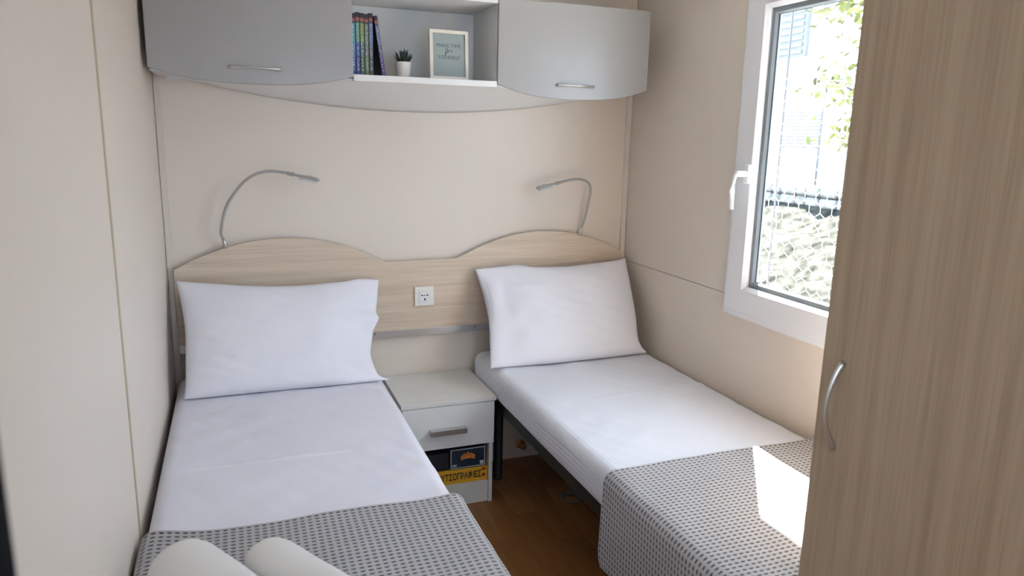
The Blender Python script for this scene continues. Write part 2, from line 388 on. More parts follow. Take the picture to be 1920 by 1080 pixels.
tube('lever', smooth_path([(1.932, -0.891, 1.416), (1.922, -0.889, 1.40), (1.917, -0.886, 1.36), (1.919, -0.884, 1.32), (1.922, -0.883, 1.284)], 14), [0.011]*3+[0.0105]*6+[0.0095]*6, M['pvc'], hd, 12, flat=0.62)

# ------------------------------------------------------------------ headboard
def arc_pts(x0, x1, z0, h, n=18):
    out = []
    for i in range(n+1):
        t = i/n; out.append((x0+(x1-x0)*t, z0+h*(1-(2*t-1)**2)))
    return out
hb = empty('headboard', (1.0, -0.026, 0.66))
tag(hb, 'pale oak double headboard with two rounded humps fixed to the back wall', 'headboard')
top = [(0.025, 0.994)] + [(x, z) for x, z in arc_pts(0.025, 0.838, 0.9945, 0.112)][1:] + [(1.148, 0.9955)] + arc_pts(1.158, 1.965, 0.997, 0.109)[1:]
prism('board', [(0.025, 0.692)] + top + [(1.965, 0.692)], 1, -0.035, -0.017, M['oak_x'], hb, bev=0.0012)
rail = box('rail', 0.025, 1.965, -0.036, -0.016, 0.660, 0.6925, M['alu'], hb, bev=0.001)
for x in (0.15, 0.790, 1.238, 1.85):
    lathe('screw', [(0.0045, 0), (0.0042, -0.0016), (0.001, -0.002)], (x, -0.0355, 0.682), M['gasket'], rail, 10, ax=1)
for x in (0.3, 1.0, 1.7):
    box('spacer', x-0.03, x+0.03, -0.017, -0.0005, 0.70, 0.94, M['kick'], hb)

# socket on the headboard
sk = empty('power_socket', (1.0035, -0.035, 0.837))
tag(sk, 'cream square power socket mounted on the middle of the headboard', 'socket')
box('cover_plate', 0.961, 1.046, -0.045, -0.0352, 0.7945, 0.880, M['sock'], sk, bev=0.003)
ins = box('insert', 0.978, 1.030, -0.0475, -0.0445, 0.808, 0.866, M['sockin'], sk, bev=0.001)
lathe('socket_well', [(0.0235, -0.0476), (0.0225, -0.0484), (0.0205, -0.0484), (0.0195, -0.0478), (0.001, -0.0477)], (1.004, 0, 0.838), M['sockin'], ins, 28, ax=1)
for x, z, a, b in ((0.993, 0.842, 0.0042, 0.0026), (1.004, 0.842, 0.0022, 0.0022), (1.0155, 0.8425, 0.0042, 0.0026), (1.005, 0.8245, 0.0034, 0.0045)):
    box('pin_hole', x-a, x+a, -0.0487, -0.0476, z-b, z+b, M['hole'], ins, bev=0.0004)

# ------------------------------------------------------------------ reading lamps
def lamp(path, head_from, head_to, label, flip):
    base = Vector(path[0]); r = empty('reading_lamp', base); tag(r, label, 'lamp', 'gooseneck reading lamps on the headboard')
    n = 44; p = smooth_path(path, n)
    tube('gooseneck', p, [0.0052 + (0.0004 if i % 2 else 0.0) for i in range(n+1)], M['lampgrey'], r, 10)
    tube('socket_sleeve', [base+Vector((0.0, 0, -0.004)), base+(p[5]-base)*0.5, p[5]], [0.0085, 0.0075, 0.0062], M['nickel'], r, 12)
    lathe('base_ring', [(0.013, -0.003), (0.013, 0.002), (0.009, 0.004), (0.001, 0.004)], tuple(base), M['nickel'], r, 16)
    a, b = Vector(head_from), Vector(head_to); d = (b-a)
    tube('neck_sleeve', [p[-1]-d.normalized()*0.012, a+d*0.15], [0.0072, 0.0085], M['lampgrey'], r, 12)
    hp, hr = [], []
    for i in range(15):
        t = i/14; hp.append(a+d*t); hr.append(0.009+0.013*math.sin(min(1, t*1.15)*PI*0.5) if t < 0.86 else 0.022*math.sqrt(max(0.02, 1-((t-0.86)/0.14)**2)))
    h = tube('lamp_head', hp, hr, M['lampgrey'], r, 16, flat=0.36)
    c = a+d*0.62
    up = Vector((0, 0, 1)); ex = d.normalized(); ez = (up-ex*up.dot(ex)).normalized(); ey = ez.cross(ex)
    mt = Matrix((ex, ey, ez)).transposed().to_4x4(); mt.translation = c
    bm = bmesh.new(); bmesh.ops.create_cone(bm, cap_ends=True, segments=24, radius1=0.5, radius2=0.46, depth=1.0, matrix=Matrix.Diagonal((0.070, 0.034, 0.009, 1)))
    bmesh.ops.translate(bm, verts=bm.verts, vec=(0, 0, -0.0095)); from_bm('diffuser', bm, M['led'], h, xf=mt)
    bm = bmesh.new(); bmesh.ops.create_cone(bm, cap_ends=True, segments=14, radius1=0.0045, radius2=0.0038, depth=0.006)
    bmesh.ops.translate(bm, verts=bm.verts, vec=(0.005, 0, 0.0075)); from_bm('switch_button', bm, M['lampgrey'], h, xf=mt)
lamp([(0.2165, -0.028, 1.078), (0.2085, -0.034, 1.112), (0.204, -0.042, 1.142), (0.226, -0.055, 1.232), (0.278, -0.064, 1.312), (0.325, -0.070, 1.353), (0.378, -0.075, 1.371), (0.43, -0.080, 1.369), (0.465, -0.084, 1.362)],
     (0.462, -0.084, 1.363), (0.575, -0.095, 1.338), 'silver gooseneck reading lamp over the left pillow, bending to the right', 1)
lamp([(1.7420, -0.028, 1.084), (1.751, -0.034, 1.12), (1.7615, -0.044, 1.165), (1.770, -0.052, 1.23), (1.7765, -0.058, 1.285), (1.762, -0.064, 1.322), (1.718, -0.070, 1.339), (1.668, -0.076, 1.338), (1.605, -0.082, 1.325)],
     (1.608, -0.082, 1.3255), (1.492, -0.095, 1.302), 'silver gooseneck reading lamp over the right pillow, bending to the left', -1)

# ------------------------------------------------------------------ overhead cabinet
oc = empty('overhead_cabinet', (0.95, 0.0, 1.615))
tag(oc, 'wall cabinet with two light grey doors, open middle shelf and curved white underside', 'cabinet')
CX0, CX1, SX0, SX1, YD = 0.016, 1.882, 0.680, 1.224, -0.322
def belly(x): return 1.6135 + 0.112*((x-0.965)/0.94)**2
def sag_door(x0, x1, z, h, n=24):
    return [(x0+(x1-x0)*i/n, z - h*(1-abs(2*i/n-1)**2.6)) for i in range(n+1)]
def bow_handle(name, a, b, out, dep, parent, up):
    a, b, out = Vector(a), Vector(b), Vector(out); n = 28; pts = []; rad = []
    for i in range(n+1):
        t = i/n; s = math.sin(PI*t)**0.75; pts.append(a.lerp(b, t)+out*dep*s); q = abs(2*t-1); rad.append(0.0036+0.0056*q**1.7)
    return tube(name, pts, rad, M['nickel'], parent, 12, flat=0.75, up=up)
for x0, x1, h, hx0, hx1, hz, lab in ((CX0, SX0-0.001, 0.041, 0.268, 0.428, 1.732, 'left light grey cabinet door'), (SX1+0.001, CX1, 0.049, 1.475, 1.632, 1.724, 'right light grey cabinet door')):
    d = prism('door', [(x0, 2.032)] + sag_door(x0, x1, 1.7195, h) + [(x1, 2.032)], 1, YD, YD+0.018, M['greyd'], oc, bev=0.003)
    d['label'] = lab
    bow_handle('handle', (hx0, YD+0.001, hz), (hx1, YD+0.001, hz-0.001), (0, -1, 0), 0.026, d, Vector((0, 0, 1)))
for x in (CX0+0.012, SX0-0.018, SX1, CX1-0.03):
    box('side_panel', x, x+0.018, YD+0.019, -0.0005, 1.722, 2.010, M['white'], oc)
box('top_panel', CX0+0.012, CX1-0.012, YD+0.006, -0.0005, 2.011, 2.030, M['white'], oc, bev=0.001)
box('shelf', SX0, SX1, YD+0.004, -0.013, 1.706, 1.7285, M['white'], oc, bev=0.001)
box('back_panel', CX0+0.031, CX1-0.031, -0.012, -0.0005, 1.70, 2.010, M['white'], oc)
rows = []
for j in range(13):                      # one bent sheet from the straight front edge down to the arc on the wall
    t = j/12; rows.append([])
    for i in range(49):
        x = CX0+0.004+(CX1-CX0-0.054)*i/48
        rows[-1].append((x, (YD+0.0195)*(1-t)-0.001, 1.7135+(min(belly(x), 1.7135)-1.7135)*t**1.15))
un = grid_mesh('underside', rows, M['white'], oc)
sm = un.modifiers.new('thickness', 'SOLIDIFY'); sm.thickness = 0.006; sm.offset = 0.0

# things on the shelf
cols = [((0.05, 0.28, 0.33), (0.05, 0.18, 0.42), (0.03, 0.07, 0.25)), ((0.11, 0.24, 0.20), (0.04, 0.10, 0.32), (0.03, 0.05, 0.26)),
        ((0.20, 0.28, 0.07), (0.10, 0.16, 0.20), (0.06, 0.11, 0.06)), ((0.13, 0.20, 0.12), (0.12, 0.15, 0.14), (0.10, 0.17, 0.05)),
        ((0.10, 0.16, 0.36), (0.10, 0.11, 0.14), (0.05, 0.06, 0.07)), ((0.14, 0.14, 0.30), (0.10, 0.09, 0.20), (0.09, 0.06, 0.24))]
blab = ['teal and blue spine book, furthest left in the shelf row', 'green and navy spine book, second from the left in the shelf row',
        'lime green spine book, third from the left in the shelf row', 'grey green spine book, fourth from the left in the shelf row',
        'pale blue and black spine book, last upright one in the shelf row', 'dark purple spine book leaning against the upright books on the shelf']
bx = 0.683
for i, (t_, m_, l_) in enumerate(cols):
    wd, hh = (0.0155, 0.215+0.002*((i*5) % 3)) if i < 5 else (0.0135, 0.213)
    b = empty('book', (0, 0, 0)); tag(b, blab[i], 'book', 'comic books on the open shelf')
    c = box('cover', 0.0, wd, 0.0, 0.16, 0.0, hh, M['cover'], b, bev=0.0008)
    box('page_block', 0.0015, wd-0.0015, 0.003, 0.1605, 0.003, hh+0.0003, M['pages'], b)
    box('spine_print', 0.0012, wd-0.0012, -0.0006, 0.0005, 0.004, hh-0.003, spine_mat('spine_print_%d' % i, t_, m_, l_, i), c)
    if i < 5:
        b.location = (bx, -0.262, 1.7288); bx += wd+0.0004
    else:
        b.location = (bx+0.0315, -0.262, 1.7288); b.rotation_euler = (0, -math.asin(0.030/0.213), 0)
pp = empty('potted_succulent', (0.882, -0.215, 1.7288))
tag(pp, 'small dark green spiky succulent in a white pot on the shelf', 'plant')
pot = lathe('pot', [(0.0235, 0), (0.0245, 0.001), (0.0305, 0.056), (0.0305, 0.060), (0.0275, 0.060), (0.0265, 0.052), (0.001, 0.052)], (0.882, -0.215, 1.7288), M['pot'], pp, 28)
lathe('soil', [(0.0262, 0.0), (0.024, 0.002), (0.001, 0.003)], (0.882, -0.215, 1.7288+0.0515), M['soil'], pp, 18)
for i in range(30):
    ring = i % 3; az = i*2.39996; tilt = (1.12, 0.72, 0.30)[ring]+random.uniform(-0.1, 0.1); ln = (0.050, 0.052, 0.050)[ring]*random.uniform(0.9, 1.1)
    n = 7; pts = []; rad = []
    for k in range(n+1):
        t = k/n; rr = ln*t*math.sin(tilt)*(1-0.22*t); zz = ln*t*math.cos(tilt)+0.012*t*t*(1 if ring == 0 else 0.3)
        pts.append((0.882+math.cos(az)*(0.004+rr), -0.215+math.sin(az)*(0.004+rr), 1.7288+0.053+zz)); rad.append(0.0062*(1-t)**0.7*(0.75+0.9*t)+0.0003)
    tube('leaf', pts, rad, M['leaf'], pp, 6, flat=0.5)
# framed print
pfm = T(1.058, -0.232, 1.7298) @ Matrix.Rotation(0.05, 4, 'Z') @ Matrix.Rotation(-0.07, 4, 'X')
pf = empty('picture_frame', (1.058, -0.232, 1.7288))
tag(pf, 'cream framed grey-green print with lettering standing on the shelf', 'picture frame')
FW, FH, FB = 0.0775, 0.184, 0.0125
bm = bmesh.new()
for a in ((-FW, FW, 0, FB), (-FW, FW, FH-FB, FH), (-FW, -FW+FB, FB, FH-FB), (FW-FB, FW, FB, FH-FB)): bm_box(bm, a[0], a[1], -0.009, 0.009, a[2], a[3])
from_bm('frame', bm, M['pframe'], pf, xf=pfm)
pr = box('print', -FW+FB, FW-FB, -0.003, 0.004, FB, FH-FB, M['print'], pf, xf=pfm)
box('easel_back', -0.02, 0.02, 0.009, 0.013, 0.0, 0.13, M['kick'], pf, xf=pfm)
text('lettering', 'MAKE TIME', 0.0200, pfm @ T(0, -0.0033, 0.1268) @ FRONT, M['ink'], pr, bold=-0.0002, sx=0.98)
text('lettering', 'YOURSELF', 0.0200, pfm @ T(0.0, -0.0033, 0.0832) @ FRONT, M['ink'], pr, bold=-0.0002, sx=0.98)
def stroke(pts):
    q = smooth_path([pfm @ Vector((x*1.15, -0.0036, z+0.006)) for x, z in pts], 26)
    tube('script_stroke', q, 0.0008, M['ink'], pr, 5)
stroke([(-0.004, 0.1075), (-0.0075, 0.112), (-0.0105, 0.107), (-0.0112, 0.096), (-0.0105, 0.086), (-0.0122, 0.083), (-0.0138, 0.087), (-0.009, 0.0945), (-0.0035, 0.099)])
stroke([(-0.0035, 0.099), (-0.0062, 0.1035), (-0.003, 0.1055), (0.0003, 0.103), (-0.0012, 0.098), (-0.0045, 0.0985), (0.001, 0.102), (0.0055, 0.1045)])
stroke([(0.0055, 0.1045), (0.0068, 0.1065), (0.0085, 0.1045), (0.0105, 0.1045), (0.0095, 0.0995), (0.0125, 0.0965)])

# ------------------------------------------------------------------ beds
def mattress(name, x0, x1, y0, y1, z0, z1, mat, parent, seed, creases, side_waves):
    r = 0.042; hw, hh = (x1-x0)/2, (z1-z0)/2; cx, cz = (x0+x1)/2, (z0+z1)/2
    sec = []                              # cross-section, counter-clockwise from bottom left
    def seg(a, b, n):
        for i in range(n): t = i/n; sec.append((a[0]+(b[0]-a[0])*t, a[1]+(b[1]-a[1])*t))
    def cor(cxx, czz, a0, n=8):
        for i in range(n): a = a0+PI/2*i/n; sec.append((cxx+r*math.cos(a), czz+r*math.sin(a)))
    seg((-hw+r, -hh), (hw-r, -hh), 14); cor(hw-r, -hh+r, -PI/2); seg((hw, -hh+r), (hw, hh-r), 14); cor(hw-r, hh-r, 0)
    seg((hw-r, hh), (-hw+r, hh), 90); cor(-hw+r, hh-r, PI/2); seg((-hw, hh-r), (-hw, -hh+r), 14); cor(-hw+r, -hh+r, PI)
    n = 420; rows = []
    for j in range(n+1):
        t = j/n; y = y0+(y1-y0)*t
        e = min(t, 1-t)*(abs(y1-y0)); k = 1.0 if e > r else math.sqrt(max(0.0, 1-(1-e/r)**2)); ins = r*(1-k)
        row = []
        for u, v in sec:
            uu = u*(hw-ins)/hw; vv = v*(hh-ins)/hh; d = 0.0
            if v > hh-r*0.5:
                d += 0.0022*wob(u*6, y*6, seed)+0.0009*wob(u*21, y*17, seed)
                for yc, amp, tilt, x_a, x_b in creases:
                    yy = y-(yc+tilt*(u+hw)); win = 1.0 if x_a < u+cx < x_b else 0.15; d += win*amp*math.exp(-(yy/0.006)**2)*(0.6+0.4*math.sin(u*19+seed))
            dx = 0.0
            if side_waves and abs(u) > hw-r*0.6 and abs(v) < hh:
                dx = math.copysign(0.0019*math.sin(v*190+1.3*math.sin(y*7))*(0.6+0.4*math.sin(y*5+v*20)), u)
            row.append((cx+uu+dx, y, cz+vv+d))
        rows.append(row)
    o = grid_mesh(name, rows, mat, parent, close_u=True)
    return o
def blanket(name, x0, x1, z, y0, y1, drop_l, drop_r, start, label, group, seed):
    r = 0.035; path = []                  # cross-section from the left hem over the top to the right hem, unit-ish spacing
    def add(p): path.append(p)
    ds = PX/4
    def line(a, b):
        L = math.hypot(b[0]-a[0], b[1]-a[1]); n = max(1, round(L/ds))
        for i in range(n): t = i/n; add((a[0]+(b[0]-a[0])*t, a[1]+(b[1]-a[1])*t))
    def corner(c, a0, a1):
        n = round(abs(a1-a0)*r/ds)+1
        for i in range(n): a = a0+(a1-a0)*i/n; add((c[0]+r*math.cos(a), c[1]+r*math.sin(a)))
    line((x0, z-r-drop_l), (x0, z-r)); corner((x0+r, z-r), PI, PI/2); line((x0+r, z), (x1-r, z)); corner((x1-r, z-r), PI/2, 0); line((x1, z-r), (x1, z-r-drop_r)); add((x1, z-r-drop_r))
    s = [0.0]
    for a, b in zip(path, path[1:]): s.append(s[-1]+math.hypot(b[0]-a[0], b[1]-a[1]))
    nrm = []
    for i in range(len(path)):
        a, b = path[max(0, i-1)], path[min(len(path)-1, i+1)]; tx, tz = b[0]-a[0], b[1]-a[1]; L = math.hypot(tx, tz) or 1; nrm.append((-tz/L, tx/L))
    dv = PY/4; nr = int((y0-y1)/dv); rows = []; uvs = []
    for j in range(nr+1):
        v = j*dv; row = []; ur = []
        for i, (px, pz) in enumerate(path):
            u = s[i]; fu = abs(((u/PX) % 1)-0.5)*2; fv = abs(((v/PY) % 1)-0.5)*2
            pit = max(0.0, 1-(fu/0.8)**2)*max(0.0, 1-(fv/0.7)**2)
            d = -0.0022*pit+0.0010*wob(u*9, v*8, seed)
            hem = min(v, nr*dv-v, u, s[-1]-u)
            if hem < 0.006: d += 0.0012
            hang = 0.0
            if pz < z-r-0.02: hang = 0.006*math.sin(v*11+seed)*min(1, (z-r-0.02-pz)/0.2)
            yy = y0-v+start(px)*math.exp(-v/0.12)
            cr = 0.0
            if pz < z-r-drop_l+0.05 and drop_l > 0.1 and v < 0.05 and px < (x0+x1)/2:      # rounded hem corner
                q = 1-(pz-(z-r-drop_l))/0.05; cr = 0.018*q*q*(1-v/0.05)
            row.append((px+nrm[i][0]*(d+hang), yy-cr, pz+nrm[i][1]*(d)+0.0)); ur.append((u, v))
        rows.append(row); uvs.append(ur)
    o = grid_mesh(name, rows, M['waffle'], None, uvs)
    md = o.modifiers.new('thickness', 'SOLIDIFY'); md.thickness = 0.003; md.offset = -1
    tag(o, label, 'blanket', group); return o
def bed(x0, x1, label, seed, creases, waves, mat):
    b = empty('single_bed', ((x0+x1)/2, -0.98, 0.0)); tag(b, label, 'bed', 'single beds with white sheets')
    mattress('mattress', x0, x1, -0.045, -1.935, 0.437, 0.5775, mat, b, seed, creases, waves)
    fx0, fx1 = x0+0.02, x1-0.02
    for x in (fx0, fx1-0.03): box('side_rail', x, x+0.03, -1.91, -0.06, 0.392, 0.436, M['black'], b, bev=0.003)
    for y in (-0.09, -1.91): box('end_rail', fx0+0.03, fx1-0.03, y, y+0.03, 0.392, 0.436, M['black'], b, bev=0.003)
    for i in range(12): box('slat', fx0+0.03, fx1-0.03, -0.2-0.148*i, -0.2-0.148*i+0.06, 0.418, 0.432, M['black'], b)
    for x in (fx0+0.065, fx1-0.065):
        for y in (-0.17, -1.80): lathe('leg', [(0.021, 0), (0.023, 0.004), (0.020, 0.01), (0.020, 0.40), (0.018, 0.418)], (x, y, 0), M['black'], b, 16)
    return b
bed(0.016, 0.776, 'left single bed with white sheet against the left wall', 1.0, [(-0.93, 0.0060, -0.03, 0.0, 0.62), (-0.60, 0.0012, 0.05, 0, 1)], False, M['sheet'])
bed(1.226, 1.985, 'right single bed with white sheet under the window', 2.2, [(-0.78, 0.0040, 0.05, 1.45, 2.0), (-1.12, 0.0022, 0.06, 1.3, 2.0)], True, M['sheet2'])
blanket('waffle_blanket', 0.009, 0.790, 0.5875, -1.325, -1.93, 0.10, 0.26, lambda x: 0.040*math.exp(-((x-0.01)/0.09)**2)+0.006*math.sin(x*16)-0.010*(x-0.4),
        'grey waffle weave blanket folded across the left bed, under the towels', 'grey waffle blankets', 1.0)
blanket('waffle_blanket', 1.207, 1.988, 0.5885, -1.338, -1.93, 0.252, 0.02, lambda x: 0.004*math.sin(x*9),
        'grey waffle weave blanket across the right bed, lit by a sun patch', 'grey waffle blankets', 2.0)

# pillows: Coons patch between four edge curves on a leaning plane, puffed out both ways
def resample(pts, t):
    P = [Vector(p) for p in pts]; L = [0.0]
    for a, b in zip(P, P[1:]): L.append(L[-1]+(b-a).length)
    d = t*L[-1]
    for i in range(len(P)-1):
        if d <= L[i+1] or i == len(P)-2:
            q = (d-L[i])/(L[i+1]-L[i]); a, b, c, e = P[max(0, i-1)], P[i], P[i+1], P[min(len(P)-1, i+2)]
            m1, m2 = (c-a)*0.5, (e-b)*0.5
            return b*(2*q**3-3*q*q+1)+m1*(q**3-2*q*q+q)+c*(-2*q**3+3*q*q)+m2*(q**3-q*q)
def pillow(top, right, bottom, left, label, dents, open_end, seed):
    n, m = 72, 52; nv = Vector((0, -0.813, 0.582))
    tp = [resample(top, i/n) for i in range(n+1)]; bt = [resample(bottom, i/n) for i in range(n+1)]
    lf = [resample(left, j/m) for j in range(m+1)]; rt = [resample(right, j/m) for j in range(m+1)]
    front, back = [], []
    for j in range(m+1):
        v = j/m; fr, bk = [], []
        for i in range(n+1):
            u = i/n
            p = tp[i]*(1-v)+bt[i]*v+lf[j]*(1-u)+rt[j]*u-(tp[0]*(1-u)*(1-v)+tp[n]*u*(1-v)+bt[0]*(1-u)*v+bt[n]*u*v)
            ue = (1-u if open_end == 'R' else u)       # distance from the open, emptier end
            th = (1-abs(2*u-1)**3.2)**0.62*(1-abs(2*v-1)**2.6)**0.62
            th *= 0.45+0.55*min(1.0, ue/0.30)**0.8
            d = 0.070*th
            edge = min(1.0, 6*min(u, 1-u, v, 1-v))
            for du, dvv, su, sv, am in dents: d += 1.5*am*math.exp(-((u-du)/su)**2-((v-dvv)/sv)**2)*edge
            d += edge*(0.0014*wob(u*9, v*8, seed)+0.0007*wob(u*23, v*19, seed))
            off = 0.022*math.sin(PI*min(1, v/0.6))*max(0.0, 1-ue/0.12) if open_end == 'L' and v < 0.6 else 0.0
            fr.append(p+nv*(d+0.002)+Vector((off, 0, 0))); bk.append(p-nv*(0.042*th+0.002))
        front.append(fr); back.append(bk)
    rows = [[front[j][i] for i in range(n+1)]+[back[j][i] for i in range(n, -1, -1)] for j in range(m+1)]
    r = grid_mesh('pillow', rows, M['pillow'], None, close_u=True)
    bm = bmesh.new(); bm.from_mesh(r.data); bm.verts.ensure_lookup_table(); c = 2*(n+1)
    for j in (0, m):
        for i in range(n): bm.faces.new([bm.verts[j*c+k] for k in (i, i+1, c-2-i, c-1-i)])
    bmesh.ops.recalc_face_normals(bm, faces=bm.faces); bm.to_mesh(r.data); bm.free()
    for p in r.data.polygons: p.use_smooth = True
    tag(r, label, 'pillow', 'white bed pillows'); return r
pillow([(0.035, -0.081, 0.961), (0.165, -0.093, 0.944), (0.318, -0.105, 0.928), (0.478, -0.109, 0.922), (0.645, -0.103, 0.93), (0.721, -0.097, 0.938), (0.796, -0.102, 0.931)],
       [(0.796, -0.102, 0.931), (0.78, -0.151, 0.863), (0.769, -0.185, 0.816), (0.776, -0.202, 0.791), (0.748, -0.231, 0.752), (0.737, -0.257, 0.716), (0.726, -0.289, 0.671), (0.736, -0.321, 0.625), (0.751, -0.342, 0.598), (0.786, -0.356, 0.584)],
       [(0.053, -0.352, 0.584), (0.122, -0.354, 0.584), (0.203, -0.353, 0.584), (0.294, -0.353, 0.584), (0.445, -0.355, 0.584), (0.6, -0.358, 0.584), (0.786, -0.356, 0.584)],
       [(0.035, -0.081, 0.961), (0.051, -0.136, 0.883), (0.062, -0.199, 0.796), (0.061, -0.271, 0.695), (0.059, -0.318, 0.629), (0.053, -0.352, 0.584)],
       'white pillow leaning on the headboard of the left bed', [(0.93, 0.40, 0.05, 0.05, 0.016), (0.93, 0.53, 0.06, 0.035, -0.012), (0.86, 0.75, 0.05, 0.16, -0.006)], 'R', 0.4)
pillow([(1.219, -0.086, 0.953), (1.342, -0.082, 0.959), (1.406, -0.079, 0.963), (1.491, -0.089, 0.949), (1.648, -0.092, 0.945), (1.785, -0.086, 0.953), (1.9, -0.08, 0.962), (1.965, -0.073, 0.971)],
       [(1.965, -0.073, 0.971), (1.952, -0.147, 0.868), (1.935, -0.24, 0.739), (1.918, -0.314, 0.635), (1.945, -0.347, 0.589)],
       [(1.206, -0.349, 0.587), (1.347, -0.35, 0.586), (1.517, -0.353, 0.585), (1.695, -0.351, 0.586), (1.945, -0.347, 0.589)],
       [(1.219, -0.086, 0.953), (1.233, -0.146, 0.87), (1.238, -0.211, 0.779), (1.232, -0.253, 0.721), (1.221, -0.294, 0.663), (1.206, -0.349, 0.587)],
       'white pillow leaning on the headboard of the right bed', [(0.11, 0.36, 0.05, 0.12, -0.017), (0.06, 0.20, 0.05, 0.07, 0.012), (0.12, 0.78, 0.05, 0.2, -0.009), (0.24, 0.27, 0.10, 0.03, 0.006)], 'L', 1.9)

# rolled towels on the left blanket
def towel(c, d, R, ln, label, seed, wide):
    ax = Vector((d[0], d[1], 0)).normalized(); sd = Vector((-ax.y, ax.x, 0)); up = Vector((0, 0, 1)); c = Vector(c)
    r = empty('rolled_towel', (c.x, c.y, 0.5885)); tag(r, label, 'towel', 'rolled white towels on the left bed')
    rows = []; n = 44
    prof = [(0.0, 0.30), (0.003, 0.62), (0.010, 0.80), (0.022, 0.92), (0.045, 0.985), (0.08, 1.0)]
    stations = prof + [(t, 1.0+0.012*math.sin(t*23+seed)) for t in [0.10+0.02*k for k in range(int((ln-0.2)/0.02)+1)]] + [(ln-a, b) for a, b in reversed(prof)]
    for t, k in stations:
        row = []
        for i in range(n):
            a = 2*PI*i/n; rr = R*k*(1+0.02*math.sin(2*a+seed)+0.008*wob(a*2, t*20, seed))
            x, z = rr*math.cos(a)*wide, rr*math.sin(a)*0.94
            z = max(z, -R*0.90)
            row.append(c+ax*t+sd*x+up*z)
        rows.append(row)
    o = grid_mesh('roll', rows, M['towel'], r, close_u=True)
    bm = bmesh.new(); bm.from_mesh(o.data); bm.verts.ensure_lookup_table(); L = len(bm.verts)
    bm.faces.new([bm.verts[i] for i in range(n)]); bm.faces.new([bm.verts[L-1-i] for i in range(n)])
    bmesh.ops.recalc_face_normals(bm, faces=bm.faces); bm.to_mesh(o.data); bm.free()
    for p in o.data.polygons: p.use_smooth = True
    # the loose outer flap ending along the roll, and the spiral edge at each end
    fl_rows = []
    for k in range(20):
        t = 0.03+(ln-0.06)*k/19; fl_rows.append([c+ax*t+sd*(R*wide*math.cos(a)*1.012)+up*(R*0.94*math.sin(a)*1.012) for a in [math.radians(-28+4*q) for q in range(12)]])
    f = grid_mesh('outer_flap', fl_rows, M['towel'], r); md = f.modifiers.new('thickness', 'SOLIDIFY'); md.thickness = 0.004; md.offset = 0
    for e, sg in ((0.0, -1), (ln, 1)):
        sp = []
        for k in range(60):
            a = k*0.32; rr = R*0.12+R*0.62*k/60; sp.append(c+ax*(e+sg*0.001)+sd*(rr*math.cos(a))+up*(rr*math.sin(a)*0.9))
        tube('spiral_edge', sp, 0.0035, M['towel'], r, 6, up=ax)
    return r
towel((0.102, -1.533, 0.5930+0.062*0.90), (0.51, -0.86), 0.062, 0.34, 'rolled white towel nearest the left wall on the grey blanket', 0.3, 1.14)
towel((0.273, -1.560, 0.5930+0.056*0.90), (0.51, -0.86), 0.056, 0.34, 'rolled white towel further from the left wall on the grey blanket', 1.7, 1.0)

# ------------------------------------------------------------------ nightstand
NX0, NX1, NY = 0.824, 1.219, -0.385
ns = empty('nightstand', (1.02, -0.2, 0)); tag(ns, 'small white nightstand with one drawer and an open cubby between the beds', 'nightstand')
box('top', NX0, NX1+0.002, NY, -0.004, 0.460, 0.478, M['kick'], ns, bev=0.0012)
for x in (NX0+0.004, NX1-0.020): box('side_panel', x, x+0.016, NY+0.022, -0.006, 0.0, 0.459, M['kick'], ns, bev=0.0008)
dr = box('drawer', NX0+0.006, NX1-0.006, NY+0.003, NY+0.019, 0.276, 0.4575, M['white'], ns, bev=0.001)
box('drawer_box', NX0+0.03, NX1-0.03, NY+0.020, -0.05, 0.295, 0.42, M['kick'], ns)
hn = box('handle', 0.940, 1.090, NY-0.021, NY-0.001, 0.357, 0.366, M['nickel'], dr, bev=0.001)
box('handle_lip', 0.940, 1.090, NY-0.024, NY-0.019, 0.343, 0.366, M['nickel'], hn, bev=0.001)
box('shelf', NX0+0.021, NX1-0.021, NY+0.024, -0.02, 0.080, 0.097, M['kick'], ns, bev=0.0008)
box('plinth', NX0+0.021, NX1-0.021, NY+0.030, NY+0.046, 0.0, 0.079, M['kick'], ns)
box('back', NX0+0.021, NX1-0.021, -0.018, -0.010, 0.10, 0.45, M['kick'], ns)
# games on its shelf
gy = empty('board_game', (1.1, -0.22, 0.0975)); tag(gy, 'yellow board game box lying on the nightstand shelf, under the navy one', 'game box', 'board games in the nightstand')
yb = box('box_lid', 0.905, 1.196, -0.352, -0.06, 0.0975, 0.161, M['yellow'], gy, bev=0.0012)
text('lettering', 'ΜΟΥΤΣΟΓΡΑΦΙΕΣ', 0.040, T(1.062, -0.3524, 0.127) @ FRONT, M['blackink'], yb, bold=0.0009, sx=0.62)
box('print_badge', 1.171, 1.190, -0.3526, -0.351, 0.142, 0.155, M['red'], yb, bev=0.0004)
lathe('print_badge', [(0.0085, 0), (0.0085, -0.0007), (0.001, -0.0008)], (1.180, -0.352, 0.122), M['red'], yb, 12, ax=1)
gn = empty('board_game', (1.11, -0.22, 0.1615)); tag(gn, 'navy board game box with white outline lying on top of the yellow one', 'game box', 'board games in the nightstand')
nb = box('box_lid', 1.034, 1.187, -0.352, -0.08, 0.1615, 0.252, M['navy'], gn, bev=0.0015)
bm = bmesh.new()
for a in ((1.036, 1.185, 0.1660, 0.1692), (1.036, 1.185, 0.2468, 0.2500), (1.036, 1.0392, 0.1692, 0.2468), (1.1818, 1.185, 0.1692, 0.2468)): bm_box(bm, a[0], a[1], -0.3527, -0.3515, a[2], a[3])
from_bm('outline_print', bm, M['boxwhite'], nb)
